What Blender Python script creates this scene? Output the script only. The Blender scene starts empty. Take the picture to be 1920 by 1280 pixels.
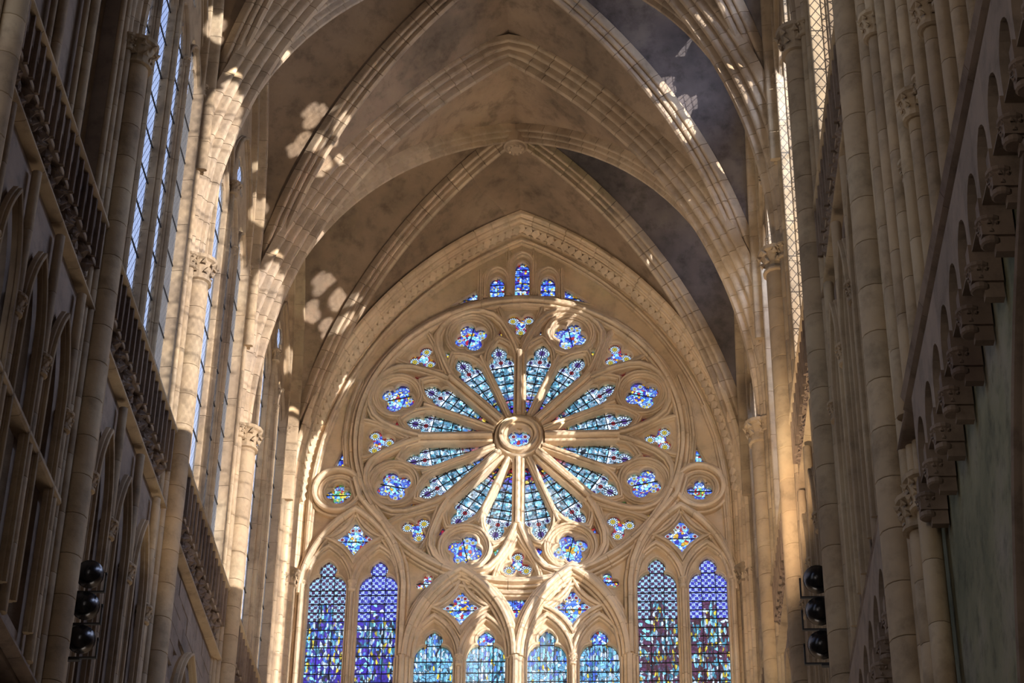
import bpy, math, random
import numpy as np
from math import sin, cos, tan, pi, sqrt, radians as rad, atan2, hypot
from mathutils import Vector, Matrix
from mathutils.geometry import delaunay_2d_cdt
random.seed(4)
S = bpy.context.scene; COL = S.collection

# ------------------------------------------------ camera
TH, PS, RO, FPX = .5851, .0548, .0159, 4117.
CAM = Vector((3.11, 0, 1.6))
fw = Vector((-sin(PS)*cos(TH), cos(PS)*cos(TH), sin(TH))); rt = Vector((cos(PS), sin(PS), 0)); up = rt.cross(fw)
rt2 = rt*cos(RO)+up*sin(RO); up2 = -rt*sin(RO)+up*cos(RO)
cd = bpy.data.cameras.new('camera'); cam = bpy.data.objects.new('camera', cd); COL.objects.link(cam)
cd.sensor_width = 36; cd.lens = 36*FPX/1920; cd.clip_end = 500; cd.clip_start = .1
cam.matrix_world = Matrix.Translation(CAM) @ Matrix((rt2, up2, -fw)).transposed().to_4x4()
S.camera = cam
# ------------------------------------------------ sky, sun, exposure
S.view_settings.view_transform = 'Standard'; S.view_settings.look = 'None'
S.view_settings.exposure = 0.0; S.view_settings.gamma = 1
w = bpy.data.worlds.new('sky'); S.world = w; w.use_nodes = True
nt = w.node_tree; nt.nodes.clear()
wo = nt.nodes.new('ShaderNodeOutputWorld'); bg = nt.nodes.new('ShaderNodeBackground')
tc = nt.nodes.new('ShaderNodeTexCoord'); sx = nt.nodes.new('ShaderNodeSeparateXYZ'); cr = nt.nodes.new('ShaderNodeValToRGB')
nt.links.new(tc.outputs['Generated'], sx.inputs[0]); nt.links.new(sx.outputs['Z'], cr.inputs[0])
cr.color_ramp.elements[0].position = 0; cr.color_ramp.elements[0].color = (.74, .72, .70, 1)
cr.color_ramp.elements[1].position = .75; cr.color_ramp.elements[1].color = (.50, .64, 1.0, 1)
e = cr.color_ramp.elements.new(.25); e.color = (.78, .85, 1.0, 1)
nt.links.new(cr.outputs[0], bg.inputs[0]); bg.inputs[1].default_value = 1.7
nt.links.new(bg.outputs[0], wo.inputs[0])
SUN_DIR = Vector((-12.4, 10.85, -.02)).normalized()
sd = bpy.data.lights.new('sun', 'SUN'); sd.energy = 21; sd.color = (1, .88, .70); sd.angle = rad(.35)
so = bpy.data.objects.new('sun', sd); COL.objects.link(so); so.location = (40, 10, 45)
so.rotation_euler = SUN_DIR.to_track_quat('-Z', 'Y').to_euler()
def spot(loc, target, power, color, size, blend=.8, radius=.25):
    d = bpy.data.lights.new('floodlight_beam', 'SPOT'); d.energy = power; d.color = color; d.spot_size = rad(size); d.spot_blend = blend
    d.shadow_soft_size = radius; o = bpy.data.objects.new('floodlight_beam', d); COL.objects.link(o); o.location = loc
    o.rotation_euler = (Vector(target)-Vector(loc)).to_track_quat('-Z', 'Y').to_euler(); return o
WARM = (1, .74, .47)
def area(loc, target, power, color, sx_, sy_):  # soft fill added to brighten the interior, no fitting behind it
    d = bpy.data.lights.new('fill_light', 'AREA'); d.energy = power; d.color = color; d.shape = 'RECTANGLE'; d.size = sx_; d.size_y = sy_
    o = bpy.data.objects.new('fill_light', d); COL.objects.link(o); o.location = loc; o.rotation_euler = (Vector(target)-Vector(loc)).to_track_quat('-Z', 'Y').to_euler(); return o
spot((-6.0, 38.5, 22.6), (2, 62, 36), 1200, WARM, 70)
spot((6.0, 38.5, 22.6), (-2, 62, 37), 8200, WARM, 70)
spot((6.0, 38.5, 21.4), (-2, 52, 46), 3000, WARM, 80)
area((-6.6, 2, 15), (7.4, 34, 25), 750, (1, .88, .74), 3, 9)
area((0, -14, 24), (1, 62, 36), 400, (1, .90, .80), 6, 16)
area((0, 54, 2), (0, 54.01, 30), 1900, (1, .86, .70), 11, 14)
area((13, 48, 42), (-7, 52, 44), 24000, (.72, .82, 1), 24, 7)  # added bluish panel outside, standing in for daylight on the left webs

# ------------------------------------------------ materials
def mat(name):
    m = bpy.data.materials.new(name); m.use_nodes = True; m.node_tree.nodes.clear(); return m, m.node_tree
def N(t, typ, **kw):
    n = t.nodes.new(typ)
    for k, v in kw.items(): setattr(n, k, v)
    return n
def math_(t, op, a, b=None, c=None):
    n = N(t, 'ShaderNodeMath', operation=op)
    for i, v in enumerate((a, b, c)):
        if v is None: continue
        if isinstance(v, (int, float)): n.inputs[i].default_value = v
        else: t.links.new(v, n.inputs[i])
    return n.outputs[0]
def ramp(t, fac, stops, const=False):
    r = N(t, 'ShaderNodeValToRGB'); t.links.new(fac, r.inputs[0]); cr = r.color_ramp
    if const: cr.interpolation = 'CONSTANT'
    while len(cr.elements) > 1: cr.elements.remove(cr.elements[-1])
    for i, (p, c) in enumerate(stops):
        e = cr.elements[0] if i == 0 else cr.elements.new(p)
        e.position = p; e.color = (*c, 1)
    return r.outputs[0]
def mixc(t, fac, a, b, typ='MIX'):
    n = N(t, 'ShaderNodeMix', data_type='RGBA', blend_type=typ)
    for s, v in ((0, fac), (6, a), (7, b)):
        if isinstance(v, (int, float)): n.inputs[s].default_value = v
        elif isinstance(v, tuple): n.inputs[s].default_value = (*v, 1)
        else: t.links.new(v, n.inputs[s])
    return n.outputs[2]
def noise(t, vec, scale, detail=4, rough=.55, stretch=None):
    if stretch:
        mp = N(t, 'ShaderNodeMapping'); mp.inputs['Scale'].default_value = stretch; t.links.new(vec, mp.inputs[0]); vec = mp.outputs[0]
    n = N(t, 'ShaderNodeTexNoise'); n.inputs['Scale'].default_value = scale; n.inputs['Detail'].default_value = detail
    n.inputs['Roughness'].default_value = rough; t.links.new(vec, n.inputs['Vector']); return n.outputs['Fac']
def stone(name, c1, c2, c3, bump=.25, rough=.9, stain=.35, sc=1.):
    m, t = mat(name)
    pos = N(t, 'ShaderNodeNewGeometry').outputs['Position']
    big = noise(t, pos, .35*sc, 5, .6); mid = noise(t, pos, 2.2*sc, 6, .65); fin = noise(t, pos, 14*sc, 5, .6)
    oi = N(t, 'ShaderNodeObjectInfo').outputs['Random']
    col = ramp(t, big, [(.32, c1), (.5, c2), (.68, c3)])
    k = ramp(t, mid, [(.3, (1-stain,)*3), (.5, (1, 1, 1)), (.75, (1.12, 1.1, 1.06))])
    col = mixc(t, 1., col, k, 'MULTIPLY')
    v = math_(t, 'MULTIPLY_ADD', oi, .22, .89)
    cv = N(t, 'ShaderNodeCombineColor')
    for i in range(3): t.links.new(v, cv.inputs[i])
    col = mixc(t, 1., col, cv.outputs[0], 'MULTIPLY')
    b = N(t, 'ShaderNodeBsdfPrincipled'); t.links.new(col, b.inputs['Base Color']); b.inputs['Roughness'].default_value = rough
    b.inputs['Specular IOR Level'].default_value = .25
    h = math_(t, 'MULTIPLY_ADD', mid, .6, fin)
    bp = N(t, 'ShaderNodeBump'); bp.inputs['Strength'].default_value = bump; bp.inputs['Distance'].default_value = .03
    t.links.new(h, bp.inputs['Height']); t.links.new(bp.outputs[0], b.inputs['Normal'])
    o = N(t, 'ShaderNodeOutputMaterial'); t.links.new(b.outputs[0], o.inputs[0]); return m
def glass(name, build, diffuse=.14, dcol=(.75, .75, .72)):
    m, t = mat(name); col = build(t)
    tr = N(t, 'ShaderNodeBsdfTransparent'); t.links.new(col, tr.inputs[0])
    df = N(t, 'ShaderNodeBsdfDiffuse'); df.inputs[0].default_value = (*dcol, 1)
    mx = N(t, 'ShaderNodeMixShader'); mx.inputs[0].default_value = diffuse
    t.links.new(tr.outputs[0], mx.inputs[1]); t.links.new(df.outputs[0], mx.inputs[2])
    o = N(t, 'ShaderNodeOutputMaterial'); t.links.new(mx.outputs[0], o.inputs[0]); return m
def posn(t, obj=False):
    return N(t, 'ShaderNodeTexCoord').outputs['Object'] if obj else N(t, 'ShaderNodeNewGeometry').outputs['Position']
def vor(t, vec, scale, feat='F1', rnd=1., stretch=None):
    if stretch:
        mp = N(t, 'ShaderNodeMapping'); mp.inputs['Scale'].default_value = stretch; t.links.new(vec, mp.inputs[0]); vec = mp.outputs[0]
    v = N(t, 'ShaderNodeTexVoronoi', feature=feat); v.inputs['Scale'].default_value = scale; v.inputs['Randomness'].default_value = rnd
    t.links.new(vec, v.inputs['Vector']); return v
def cellpal(t, vec, scale, pal, lead=.04, stretch=None, rnd=1.):
    v = vor(t, vec, scale, 'F1', rnd, stretch); sp = N(t, 'ShaderNodeSeparateColor'); t.links.new(v.outputs['Color'], sp.inputs[0])
    col = ramp(t, sp.outputs[0], pal, True)
    d = vor(t, vec, scale, 'DISTANCE_TO_EDGE', rnd, stretch).outputs['Distance']
    k = ramp(t, d, [(0, (.01, .01, .012)), (lead, (.04, .04, .05)), (lead*1.6, (1, 1, 1))])
    return mixc(t, 1., col, k, 'MULTIPLY')
WHT, CYA, TEA, BLU, DBL, RED, YEL, GRN, VIO = (.85, 1, 1), (.35, .85, 1), (.07, .34, .42), (.08, .24, .95), (.03, .04, .42), (.62, .02, .04), (1, .72, .06), (.14, .5, .18), (.14, .07, .62)
def g_petal(t):
    p = posn(t)
    a = cellpal(t, p, 12, [(0, WHT), (.42, CYA), (.62, TEA), (.74, (.02, .06, .09)), (.85, (.45, .9, .95))], .035)
    d = vor(t, p, 3.1, 'F1', .0).outputs['Distance']
    k = ramp(t, d, [(0, (.4, .45, .6)), (.12, (.5, .5, .65)), (.2, (1.1, 1.15, 1.15)), (.44, (1.1, 1.1, 1.1)), (.52, (.35, .4, .42))])
    a = mixc(t, 1., a, k, 'MULTIPLY')
    # deep colours near the hub
    sp = N(t, 'ShaderNodeVectorMath', operation='DISTANCE'); t.links.new(p, sp.inputs[0]); sp.inputs[1].default_value = (0, 62, 38.8)
    b = cellpal(t, p, 9, [(0, RED), (.25, YEL), (.4, DBL), (.6, VIO), (.75, TEA), (.9, BLU)], .07)
    f = ramp(t, math_(t, 'MULTIPLY', sp.outputs['Value'], .25), [(.36, (0, 0, 0)), (.5, (1, 1, 1))])
    return mixc(t, f, b, a)
def g_cells(pal, scale=12, lead=.04, stretch=None):
    return lambda t: cellpal(t, posn(t), scale, pal, lead, stretch)
P_BLUE = [(0, DBL), (.16, BLU), (.38, (.14, .34, 1)), (.5, WHT), (.66, VIO), (.72, YEL), (.79, RED), (.83, CYA), (.95, DBL)]
P_FIG = [(0, WHT), (.22, CYA), (.45, BLU), (.62, (.85, .45, .04)), (.75, DBL), (.87, RED), (.93, CYA)]
P_RED = [(0, RED), (.3, DBL), (.5, WHT), (.62, BLU), (.76, YEL), (.86, RED)]
P_GRN = [(0, GRN), (.2, YEL), (.4, CYA), (.55, BLU), (.7, WHT), (.82, RED), (.9, GRN)]
def roundel(center, ring, border):
    def f(t):
        p = posn(t, True); sp = N(t, 'ShaderNodeSeparateXYZ'); t.links.new(p, sp.inputs[0]); X, Z = sp.outputs['X'], sp.outputs['Z']
        r = math_(t, 'SQRT', math_(t, 'ADD', math_(t, 'MULTIPLY', X, X), math_(t, 'MULTIPLY', Z, Z)))
        an = math_(t, 'ARCTAN2', Z, X); spk = math_(t, 'SINE', math_(t, 'MULTIPLY', an, 12))
        c = ramp(t, math_(t, 'MULTIPLY', r, 1.), [(0, (.1, .07, .02)), (.12, center), (.46, (.02, .03, .03)), (.52, ring), (.88, (.02, .02, .03))], True)
        k = ramp(t, spk, [(0, (.12, .12, .15)), (.25, (1, 1, 1))])
        return mixc(t, 1., c, k, 'MULTIPLY')
    return f
def g_check(c1, c2):
    def f(t):
        p = posn(t); ch = N(t, 'ShaderNodeTexChecker'); ch.inputs['Scale'].default_value = 9.5
        mp = N(t, 'ShaderNodeMapping'); mp.inputs['Scale'].default_value = (1, 0, 1); mp.inputs['Location'].default_value = (0, .01, 0); t.links.new(p, mp.inputs[0]); t.links.new(mp.outputs[0], ch.inputs[0])
        ch.inputs[1].default_value = (*c1, 1); ch.inputs[2].default_value = (*c2, 1)
        n = noise(t, p, 22, 2); k = ramp(t, n, [(.42, (.12, .12, .16)), (.5, (1, 1, 1))])
        return mixc(t, 1., ch.outputs[0], k, 'MULTIPLY')
    return f
def g_canopy(pal, cx, bg):
    def f(t):
        p = posn(t); a = cellpal(t, p, 10.5, pal, .04, (1.5, 1, .62))
        sp = N(t, 'ShaderNodeSeparateXYZ'); t.links.new(p, sp.inputs[0])
        st = math_(t, 'SINE', math_(t, 'MULTIPLY', sp.outputs['X'], 46))
        k = ramp(t, st, [(.0, (.35, .35, .4)), (.45, (1, 1, 1))])
        a = mixc(t, .8, a, k, 'MULTIPLY')
        n = noise(t, p, 2.6, 3, .5, (1, 1, .6)); f_ = ramp(t, n, [(.55, (0, 0, 0)), (.60, (1, 1, 1))])
        b = cellpal(t, p, 9, [(0, bg), (.4, tuple(v*.6 for v in bg)), (.66, bg), (.8, CYA), (.9, WHT)], .04)
        return mixc(t, f_, a, b)
    return f
def g_clear(t):
    p = posn(t); sp = N(t, 'ShaderNodeSeparateXYZ'); t.links.new(p, sp.inputs[0]); Y, Z = sp.outputs['Y'], sp.outputs['Z']
    Zs = math_(t, 'MULTIPLY', Z, .62)
    ks = []
    for op in ('ADD', 'SUBTRACT'):
        q = math_(t, 'FRACT', math_(t, 'MULTIPLY', math_(t, op, Y, Zs), 5.2)); ks.append(math_(t, 'ABSOLUTE', math_(t, 'SUBTRACT', q, .5)))
    mn = math_(t, 'MINIMUM', ks[0], ks[1])
    k = ramp(t, mn, [(0, (.02, .02, .03)), (.055, (.03, .03, .04)), (.07, (.55, .57, .62))])
    n = noise(t, p, .8, 2); k2 = ramp(t, n, [(.3, (.80, .84, .95)), (.7, (1, 1, 1))])
    return mixc(t, 1., k, k2, 'MULTIPLY')

M = {}
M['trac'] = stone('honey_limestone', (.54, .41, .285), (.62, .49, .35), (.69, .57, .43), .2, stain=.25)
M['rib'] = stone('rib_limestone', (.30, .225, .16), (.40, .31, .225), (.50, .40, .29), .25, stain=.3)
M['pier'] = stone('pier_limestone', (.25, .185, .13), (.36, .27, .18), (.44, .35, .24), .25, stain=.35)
M['dark'] = stone('dark_limestone', (.13, .09, .075), (.19, .14, .11), (.26, .20, .16), .35, stain=.4)  # darker stone for friezes, strings, corbels and passage wall
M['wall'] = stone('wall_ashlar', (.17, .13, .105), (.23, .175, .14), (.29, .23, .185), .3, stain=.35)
M['green'] = stone('green_lit_plaster', (.12, .12, .075), (.19, .18, .115), (.24, .21, .17), .25, stain=.45, sc=1.3)  # greenish light on the arcade wall, painted into its colour
M['web'] = stone('vault_plaster', (.17, .13, .095), (.28, .205, .145), (.36, .27, .19), .5, stain=.4, sc=.8)
M['webr'] = stone('shaded_sooty_plaster', (.06, .055, .06), (.13, .11, .11), (.21, .18, .16), .5, stain=.45, sc=.8)  # right webs: dim bluish light put into the colour, over soot mottling
M['floor'] = stone('floor_flags', (.4, .36, .3), (.46, .4, .33), (.5, .45, .38), .1)
def plain(name, c, rough=.5, metal=0.):
    m, t = mat(name); b = N(t, 'ShaderNodeBsdfPrincipled'); b.inputs['Base Color'].default_value = (*c, 1); b.inputs['Roughness'].default_value = rough
    b.inputs['Metallic'].default_value = metal; n = noise(t, posn(t), 20); bp = N(t, 'ShaderNodeBump'); bp.inputs['Strength'].default_value = .08
    t.links.new(n, bp.inputs['Height']); t.links.new(bp.outputs[0], b.inputs['Normal'])
    o = N(t, 'ShaderNodeOutputMaterial'); t.links.new(b.outputs[0], o.inputs[0]); return m
M['iron'] = plain('black_iron', (.02, .02, .024), .6, .3)
M['lampmetal'] = plain('lamp_housing', (.03, .03, .035), .25, .8)
M['lens'] = plain('lamp_lens', (.35, .36, .4), .05, .9)
M['g_petal'] = glass('glass_petal', g_petal, .12)
M['g_blue'] = glass('glass_blue', g_cells(P_BLUE, 13), .10)
M['g_fig'] = glass('glass_figure', g_cells(P_FIG, 10), .10)
M['g_red'] = glass('glass_red', g_cells(P_RED, 13), .10)
M['g_grn'] = glass('glass_green', g_cells(P_GRN, 12), .10)
M['g_r1'] = glass('glass_roundel_yellow', roundel(YEL, WHT, BLU), .10)
M['g_r2'] = glass('glass_roundel_violet', roundel((.16, .08, .34), WHT, TEA), .10)
M['g_r3'] = glass('glass_roundel_blue', roundel(WHT, BLU, DBL), .10)
M['g_r4'] = glass('glass_roundel_red', roundel(RED, WHT, BLU), .10)
M['g_chk1'] = glass('glass_checker_teal', g_check((.45, .75, .85), (.10, .03, .10)), .10)
M['g_chk2'] = glass('glass_checker_blue', g_check((.50, .62, .92), (.05, .05, .50)), .10)
P_C1 = [(0, DBL), (.15, VIO), (.3, TEA), (.42, WHT), (.55, YEL), (.65, CYA), (.78, (.02, .03, .05)), (.92, BLU)]
P_C2 = [(0, CYA), (.25, WHT), (.42, TEA), (.58, (.3, .7, .85)), (.75, (.02, .05, .08)), (.86, BLU), (.95, YEL)]
P_C3 = [(0, (.10, .02, .05)), (.2, TEA), (.38, WHT), (.48, YEL), (.58, (.05, .05, .1)), (.72, CYA), (.85, (.16, .04, .1))]
M['g_can1'] = glass('glass_canopy_blue', g_canopy(P_C1, 0, (.06, .03, .50)), .12)
M['g_can2'] = glass('glass_canopy_cyan', g_canopy(P_C2, 0, (.22, .55, .75)), .12)
M['g_can3'] = glass('glass_canopy_maroon', g_canopy(P_C3, 0, (.12, .03, .09)), .12)
M['g_clear'] = glass('glass_clear_leaded', g_clear, .10, (.8, .85, .95))

# ------------------------------------------------ mesh helpers
def mesh(name, V, Fc, m, smooth=False):
    me = bpy.data.meshes.new(name); me.from_pydata([tuple(map(float, v)) for v in V], [], Fc)
    me.materials.append(m)
    if smooth:
        me.polygons.foreach_set('use_smooth', [True]*len(me.polygons))
        try: me.set_sharp_from_angle(angle=rad(42))
        except Exception: pass
    me.update(); return me
def obj(name, me, parent=None, loc=(0, 0, 0), rot=None, kind=None, label=None, cat=None, group=None):
    o = bpy.data.objects.new(name, me); COL.objects.link(o); o.location = loc
    if rot is not None: o.rotation_euler = rot
    if parent is not None: o.parent = parent
    if kind: o['kind'] = kind
    if label: o['label'] = label
    if cat: o['category'] = cat
    if group: o['group'] = group
    return o
def root(name, loc, label=None, cat=None, group=None, kind=None):
    o = bpy.data.objects.new(name, None); COL.objects.link(o); o.location = loc; o.empty_display_size = .2
    if label: o['label'] = label
    if cat: o['category'] = cat
    if group: o['group'] = group
    if kind: o['kind'] = kind
    return o
def copy_tree(o, parent=None):
    c = o.copy(); COL.objects.link(c); c.parent = parent
    for ch in list(o.children): copy_tree(ch, c)
    return c
ORG = Vector((0, 0, 0))
class MB:
    def __init__(s): s.V = []; s.F = []
    def add(s, V, Fc):
        n = len(s.V); s.V += [tuple(v) for v in V]; s.F += [tuple(i+n for i in f) for f in Fc]
    def box(s, a, b):
        x0, y0, z0 = a; x1, y1, z1 = b
        s.add([(x0,y0,z0),(x1,y0,z0),(x1,y1,z0),(x0,y1,z0),(x0,y0,z1),(x1,y0,z1),(x1,y1,z1),(x0,y1,z1)],
              [(0,3,2,1),(4,5,6,7),(0,1,5,4),(1,2,6,5),(2,3,7,6),(3,0,4,7)])
    def build(s, name, m, parent=None, smooth=False, org=None, **kw):
        org = org if org is not None else (parent.location if parent is not None and parent.type == 'EMPTY' else ORG)
        return obj(name, mesh(name, [(v[0]-org[0], v[1]-org[1], v[2]-org[2]) for v in s.V], s.F, m, smooth), parent, **kw)
def PW(a, b, c): return (a, 62-c, 38.8+b)                 # end wall plane, c toward the nave
def PS(s): return lambda a, b, c: (s*(7.4-c), a, b)       # side wall plane, c toward the nave
def rolls(rs, w0, back=0., hollow=.9, seg=4):
    """moulded profile: rolls (u, v, r) from left to right; closed through the back"""
    out = [(-w0, back)]
    n = len(rs)
    for i, (u, v, r) in enumerate(rs):
        left = u < -1e-6; right = u > 1e-6
        a0 = rad(195 if not right else 130); a1 = rad(-15 if not left else 50)
        for k in range(seg+1):
            a = a0+(a1-a0)*k/seg; out.append((u+r*cos(a), v+r*sin(a)))
        if i < n-1:
            u2, v2, r2 = rs[i+1]; out.append(((u+u2)/2, max(back+.01, min(v, v2)-hollow*min(r, r2))))
    out.append((w0, back)); return out
def arc(cx, cy, r, a0, a1, n):
    return [(cx+r*cos(rad(a0+(a1-a0)*i/n)), cy+r*sin(rad(a0+(a1-a0)*i/n))) for i in range(n+1)]
def parch(cx, zs, hw, rise, n=10, leg=None):
    """pointed arch left to right"""
    r = (hw*hw+rise*rise)/(2*hw); c = hw-r
    a = atan2(rise, -c)
    R = [(cx+c+r*cos(a*i/n), zs+r*sin(a*i/n)) for i in range(n+1)]
    L = [(2*cx-x, z) for x, z in R]
    P = L+R[::-1][1:]
    if leg is not None: P = [(cx-hw, leg)]+P+[(cx+hw, leg)]
    return P
def resample(P, step):
    P = [np.array(p, float) for p in P]; out = [P[0]]
    for a, b in zip(P, P[1:]):
        d = np.linalg.norm(b-a); k = max(1, int(math.ceil(d/step)))
        for i in range(1, k+1): out.append(a+(b-a)*i/k)
    return out
def offs(P, closed):
    n = len(P); Ns = []
    for i in range(n):
        a = P[i-1] if (i > 0 or closed) else None; b = P[(i+1) % n] if (i < n-1 or closed) else None
        t1 = (P[i]-a) if a is not None else None; t2 = (b-P[i]) if b is not None else None
        ts = [t/np.linalg.norm(t) for t in (t1, t2) if t is not None and np.linalg.norm(t) > 1e-9]
        nn = [np.array((-t[1], t[0])) for t in ts]
        m = sum(nn); m = m/max(1e-6, np.linalg.norm(m)); k = 1/max(.45, float(m@nn[0])); Ns.append(m*k)
    return Ns
def sweep_mesh(plane, P, prof, c0=0., closed=False):
    P = [np.array(p, float) for p in P]
    if closed and np.linalg.norm(P[0]-P[-1]) < 1e-6: P = P[:-1]
    Ns = offs(P, closed); V = []; Fc = []; m = len(prof)
    for p, nn in zip(P, Ns):
        for u, v in prof:
            q = p-nn*u; V.append(plane(q[0], q[1], c0+v))
    n = len(P)
    for i in range(n if closed else n-1):
        j = (i+1) % n
        for k in range(m):
            k2 = (k+1) % m; Fc.append((i*m+k, i*m+k2, j*m+k2, j*m+k))
    if not closed: Fc.append(tuple(range(m))); Fc.append(tuple(reversed(range((n-1)*m, n*m))))
    return V, Fc
def sweep(name, plane, P, prof, m, parent, c0=0., closed=False, seg=None, gap=.012, **kw):
    """one object, or (seg) a run of stones with open joints"""
    if seg is None:
        b = MB(); b.add(*sweep_mesh(plane, P, prof, c0, closed)); return b.build(name, m, parent, True, **kw)
    P = [np.array(p, float) for p in P]
    if closed and np.linalg.norm(P[0]-P[-1]) > 1e-6: P.append(P[0])
    L = [0.]
    for a, b_ in zip(P, P[1:]): L.append(L[-1]+np.linalg.norm(b_-a))
    # corners are kept as points of the stones
    k = max(1, round(L[-1]/seg)); cuts = [L[-1]*i/k for i in range(k+1)]
    def at(l):
        i = min(len(L)-2, max(0, int(np.searchsorted(L, l))-1)); f = (l-L[i])/max(1e-9, L[i+1]-L[i]); return P[i]+(P[i+1]-P[i])*f
    for a, c in zip(cuts, cuts[1:]):
        a2, c2 = a+gap/2, c-gap/2
        pts = [at(a2)]+[P[i] for i in range(len(P)) if a2+.03 < L[i] < c2-.03]+[at(c2)]
        b = MB(); b.add(*sweep_mesh(plane, pts, prof, c0, False)); b.build(name, m, parent, True)
def inpoly(px, py, loop):
    x = np.array([p[0] for p in loop]); y = np.array([p[1] for p in loop]); x2 = np.roll(x, -1); y2 = np.roll(y, -1)
    c = ((y > py) != (y2 > py)) & (px < (x2-x)*(py-y)/np.where(y2 == y, 1e-12, y2-y)+x)
    return c.sum() % 2 == 1
def plate_mesh(plane, outer, holes, c0, c1):
    loops = [outer]+holes; vs = []; es = []
    for lp in loops:
        n = len(vs); vs += [Vector(p) for p in lp]; es += [(n+i, n+(i+1) % len(lp)) for i in range(len(lp))]
    r = delaunay_2d_cdt(vs, es, [], 0, 1e-5); pv, tris = r[0], r[2]
    bb = [(min(p[0] for p in h), max(p[0] for p in h), min(p[1] for p in h), max(p[1] for p in h)) for h in loops]
    keep = []
    for f in tris:
        cx = sum(pv[i][0] for i in f)/3; cy = sum(pv[i][1] for i in f)/3
        if not inpoly(cx, cy, outer): continue
        if any(b[0] < cx < b[1] and b[2] < cy < b[3] and inpoly(cx, cy, h) for b, h in zip(bb[1:], holes)): continue
        keep.append(tuple(f))
    V = [plane(p[0], p[1], c1) for p in pv]; n = len(V); V += [plane(p[0], p[1], c0) for p in pv]
    Fc = keep+[tuple(i+n for i in reversed(f)) for f in keep]
    for lp in loops:
        k = len(V); m = len(lp); V += [plane(p[0], p[1], c1) for p in lp]+[plane(p[0], p[1], c0) for p in lp]
        Fc += [(k+i, k+(i+1) % m, k+m+(i+1) % m, k+m+i) for i in range(m)]
    return V, Fc
def foil(cx, cy, n, d, r, rc, rot, per=9):
    """star-shaped foiled outline"""
    P = []
    k = n*per*2
    for i in range(k):
        th = rot+2*pi*i/k; best = rc
        for j in range(n):
            a = rot+2*pi*j/n-th; q = r*r-(d*sin(a))**2
            if q > 0 and cos(a) > 0: best = max(best, d*cos(a)+sqrt(q))
        P.append((cx+best*cos(th), cy+best*sin(th)))
    return P
def circ(cx, cy, r, n=32): return [(cx+r*cos(2*pi*i/n), cy+r*sin(2*pi*i/n)) for i in range(n)]
def lancet(cx, z0, hw, zs, zc, hl, za, f=None):
    """trefoil-headed light, f maps local (s, r) to plane"""
    R = [(hw, z0), (hw, zs)]
    for i in range(1, 6): t = pi/2*i/6; R.append((hl+(hw-hl)*cos(t), zs+(zc-zs)*sin(t)))
    R.append((hl*.92, zc)); h = za-zc
    for t, k in ((.12, 1.06), (.3, 1.14), (.5, 1.08), (.68, .88), (.85, .55), (.95, .26)): R.append((hl*k, zc+h*t))
    P = [(-x, z) for x, z in R]+[(0, za)]+R[::-1]
    P = [(cx+x, z) for x, z in P]
    return [f(*p) for p in P] if f else P
def clip(poly, x0, x1, y0, y1):
    for ax, lim, sg in ((0, x0, 1), (0, x1, -1), (1, y0, 1), (1, y1, -1)):
        out = []
        for i in range(len(poly)):
            a = poly[i-1]; b = poly[i]; da = sg*(a[ax]-lim); db = sg*(b[ax]-lim)
            if (da >= 0) != (db >= 0):
                t = da/(da-db); out.append((a[0]+(b[0]-a[0])*t, a[1]+(b[1]-a[1])*t))
            if db >= 0: out.append(b)
        poly = out
        if len(poly) < 3: return []
    return poly
def area(p): return abs(sum(p[i-1][0]*p[i][1]-p[i][0]*p[i-1][1] for i in range(len(p))))/2
def panes(plane, poly, xs, ys, c, mfun, parent, f=None, gap=.011):
    n = 0
    for x0, x1 in zip(xs, xs[1:]):
        for y0, y1 in zip(ys, ys[1:]):
            q = clip(poly, x0+gap, x1-gap, y0+gap, y1-gap)
            if len(q) < 3 or area(q) < .004: continue
            q2 = [f(*p) for p in q] if f else q
            b = MB(); b.add([plane(p[0], p[1], c) for p in q2], [tuple(range(len(q2)))])
            b.build('pane', mfun((x0+x1)/2, (y0+y1)/2), parent); n += 1
    return n
def bars(plane, poly, xs, ys, c, parent, f=None, w=.014, name='glazing_bars'):
    """iron saddle bars and leads filling the joints between the panes"""
    b = MB(); g = f or (lambda x, y: (x, y))
    def add(q):
        if len(q) < 3 or area(q) < 1e-4: return
        V = [plane(*g(*p), c+dc) for dc in (-.012, .02) for p in q]; n = len(q)
        b.add(V, [tuple(range(n)), tuple(range(n, 2*n))]+[(i, (i+1) % n, n+(i+1) % n, n+i) for i in range(n)])
    X0 = min(p[0] for p in poly); X1 = max(p[0] for p in poly); Y0 = min(p[1] for p in poly); Y1 = max(p[1] for p in poly)
    for x in xs:
        if X0+.02 < x < X1-.02: add(clip(poly, x-w, x+w, Y0, Y1))
    for y in ys:
        if Y0+.02 < y < Y1-.02: add(clip(poly, X0, X1, y-w*1.2, y+w*1.2))
    if b.V: b.build(name, M['iron'], parent, kind='stuff')
def lathe(prof, n=12):
    V = []; Fc = []; m = len(prof)
    for r, z in prof:
        for i in range(n): V.append((r*cos(2*pi*i/n), r*sin(2*pi*i/n), z))
    for j in range(m-1):
        for i in range(n): Fc.append((j*n+i, j*n+(i+1) % n, (j+1)*n+(i+1) % n, (j+1)*n+i))
    Fc.append(tuple(reversed(range(n)))); Fc.append(tuple(range((m-1)*n, m*n))); return V, Fc
_cap = {}
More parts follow.
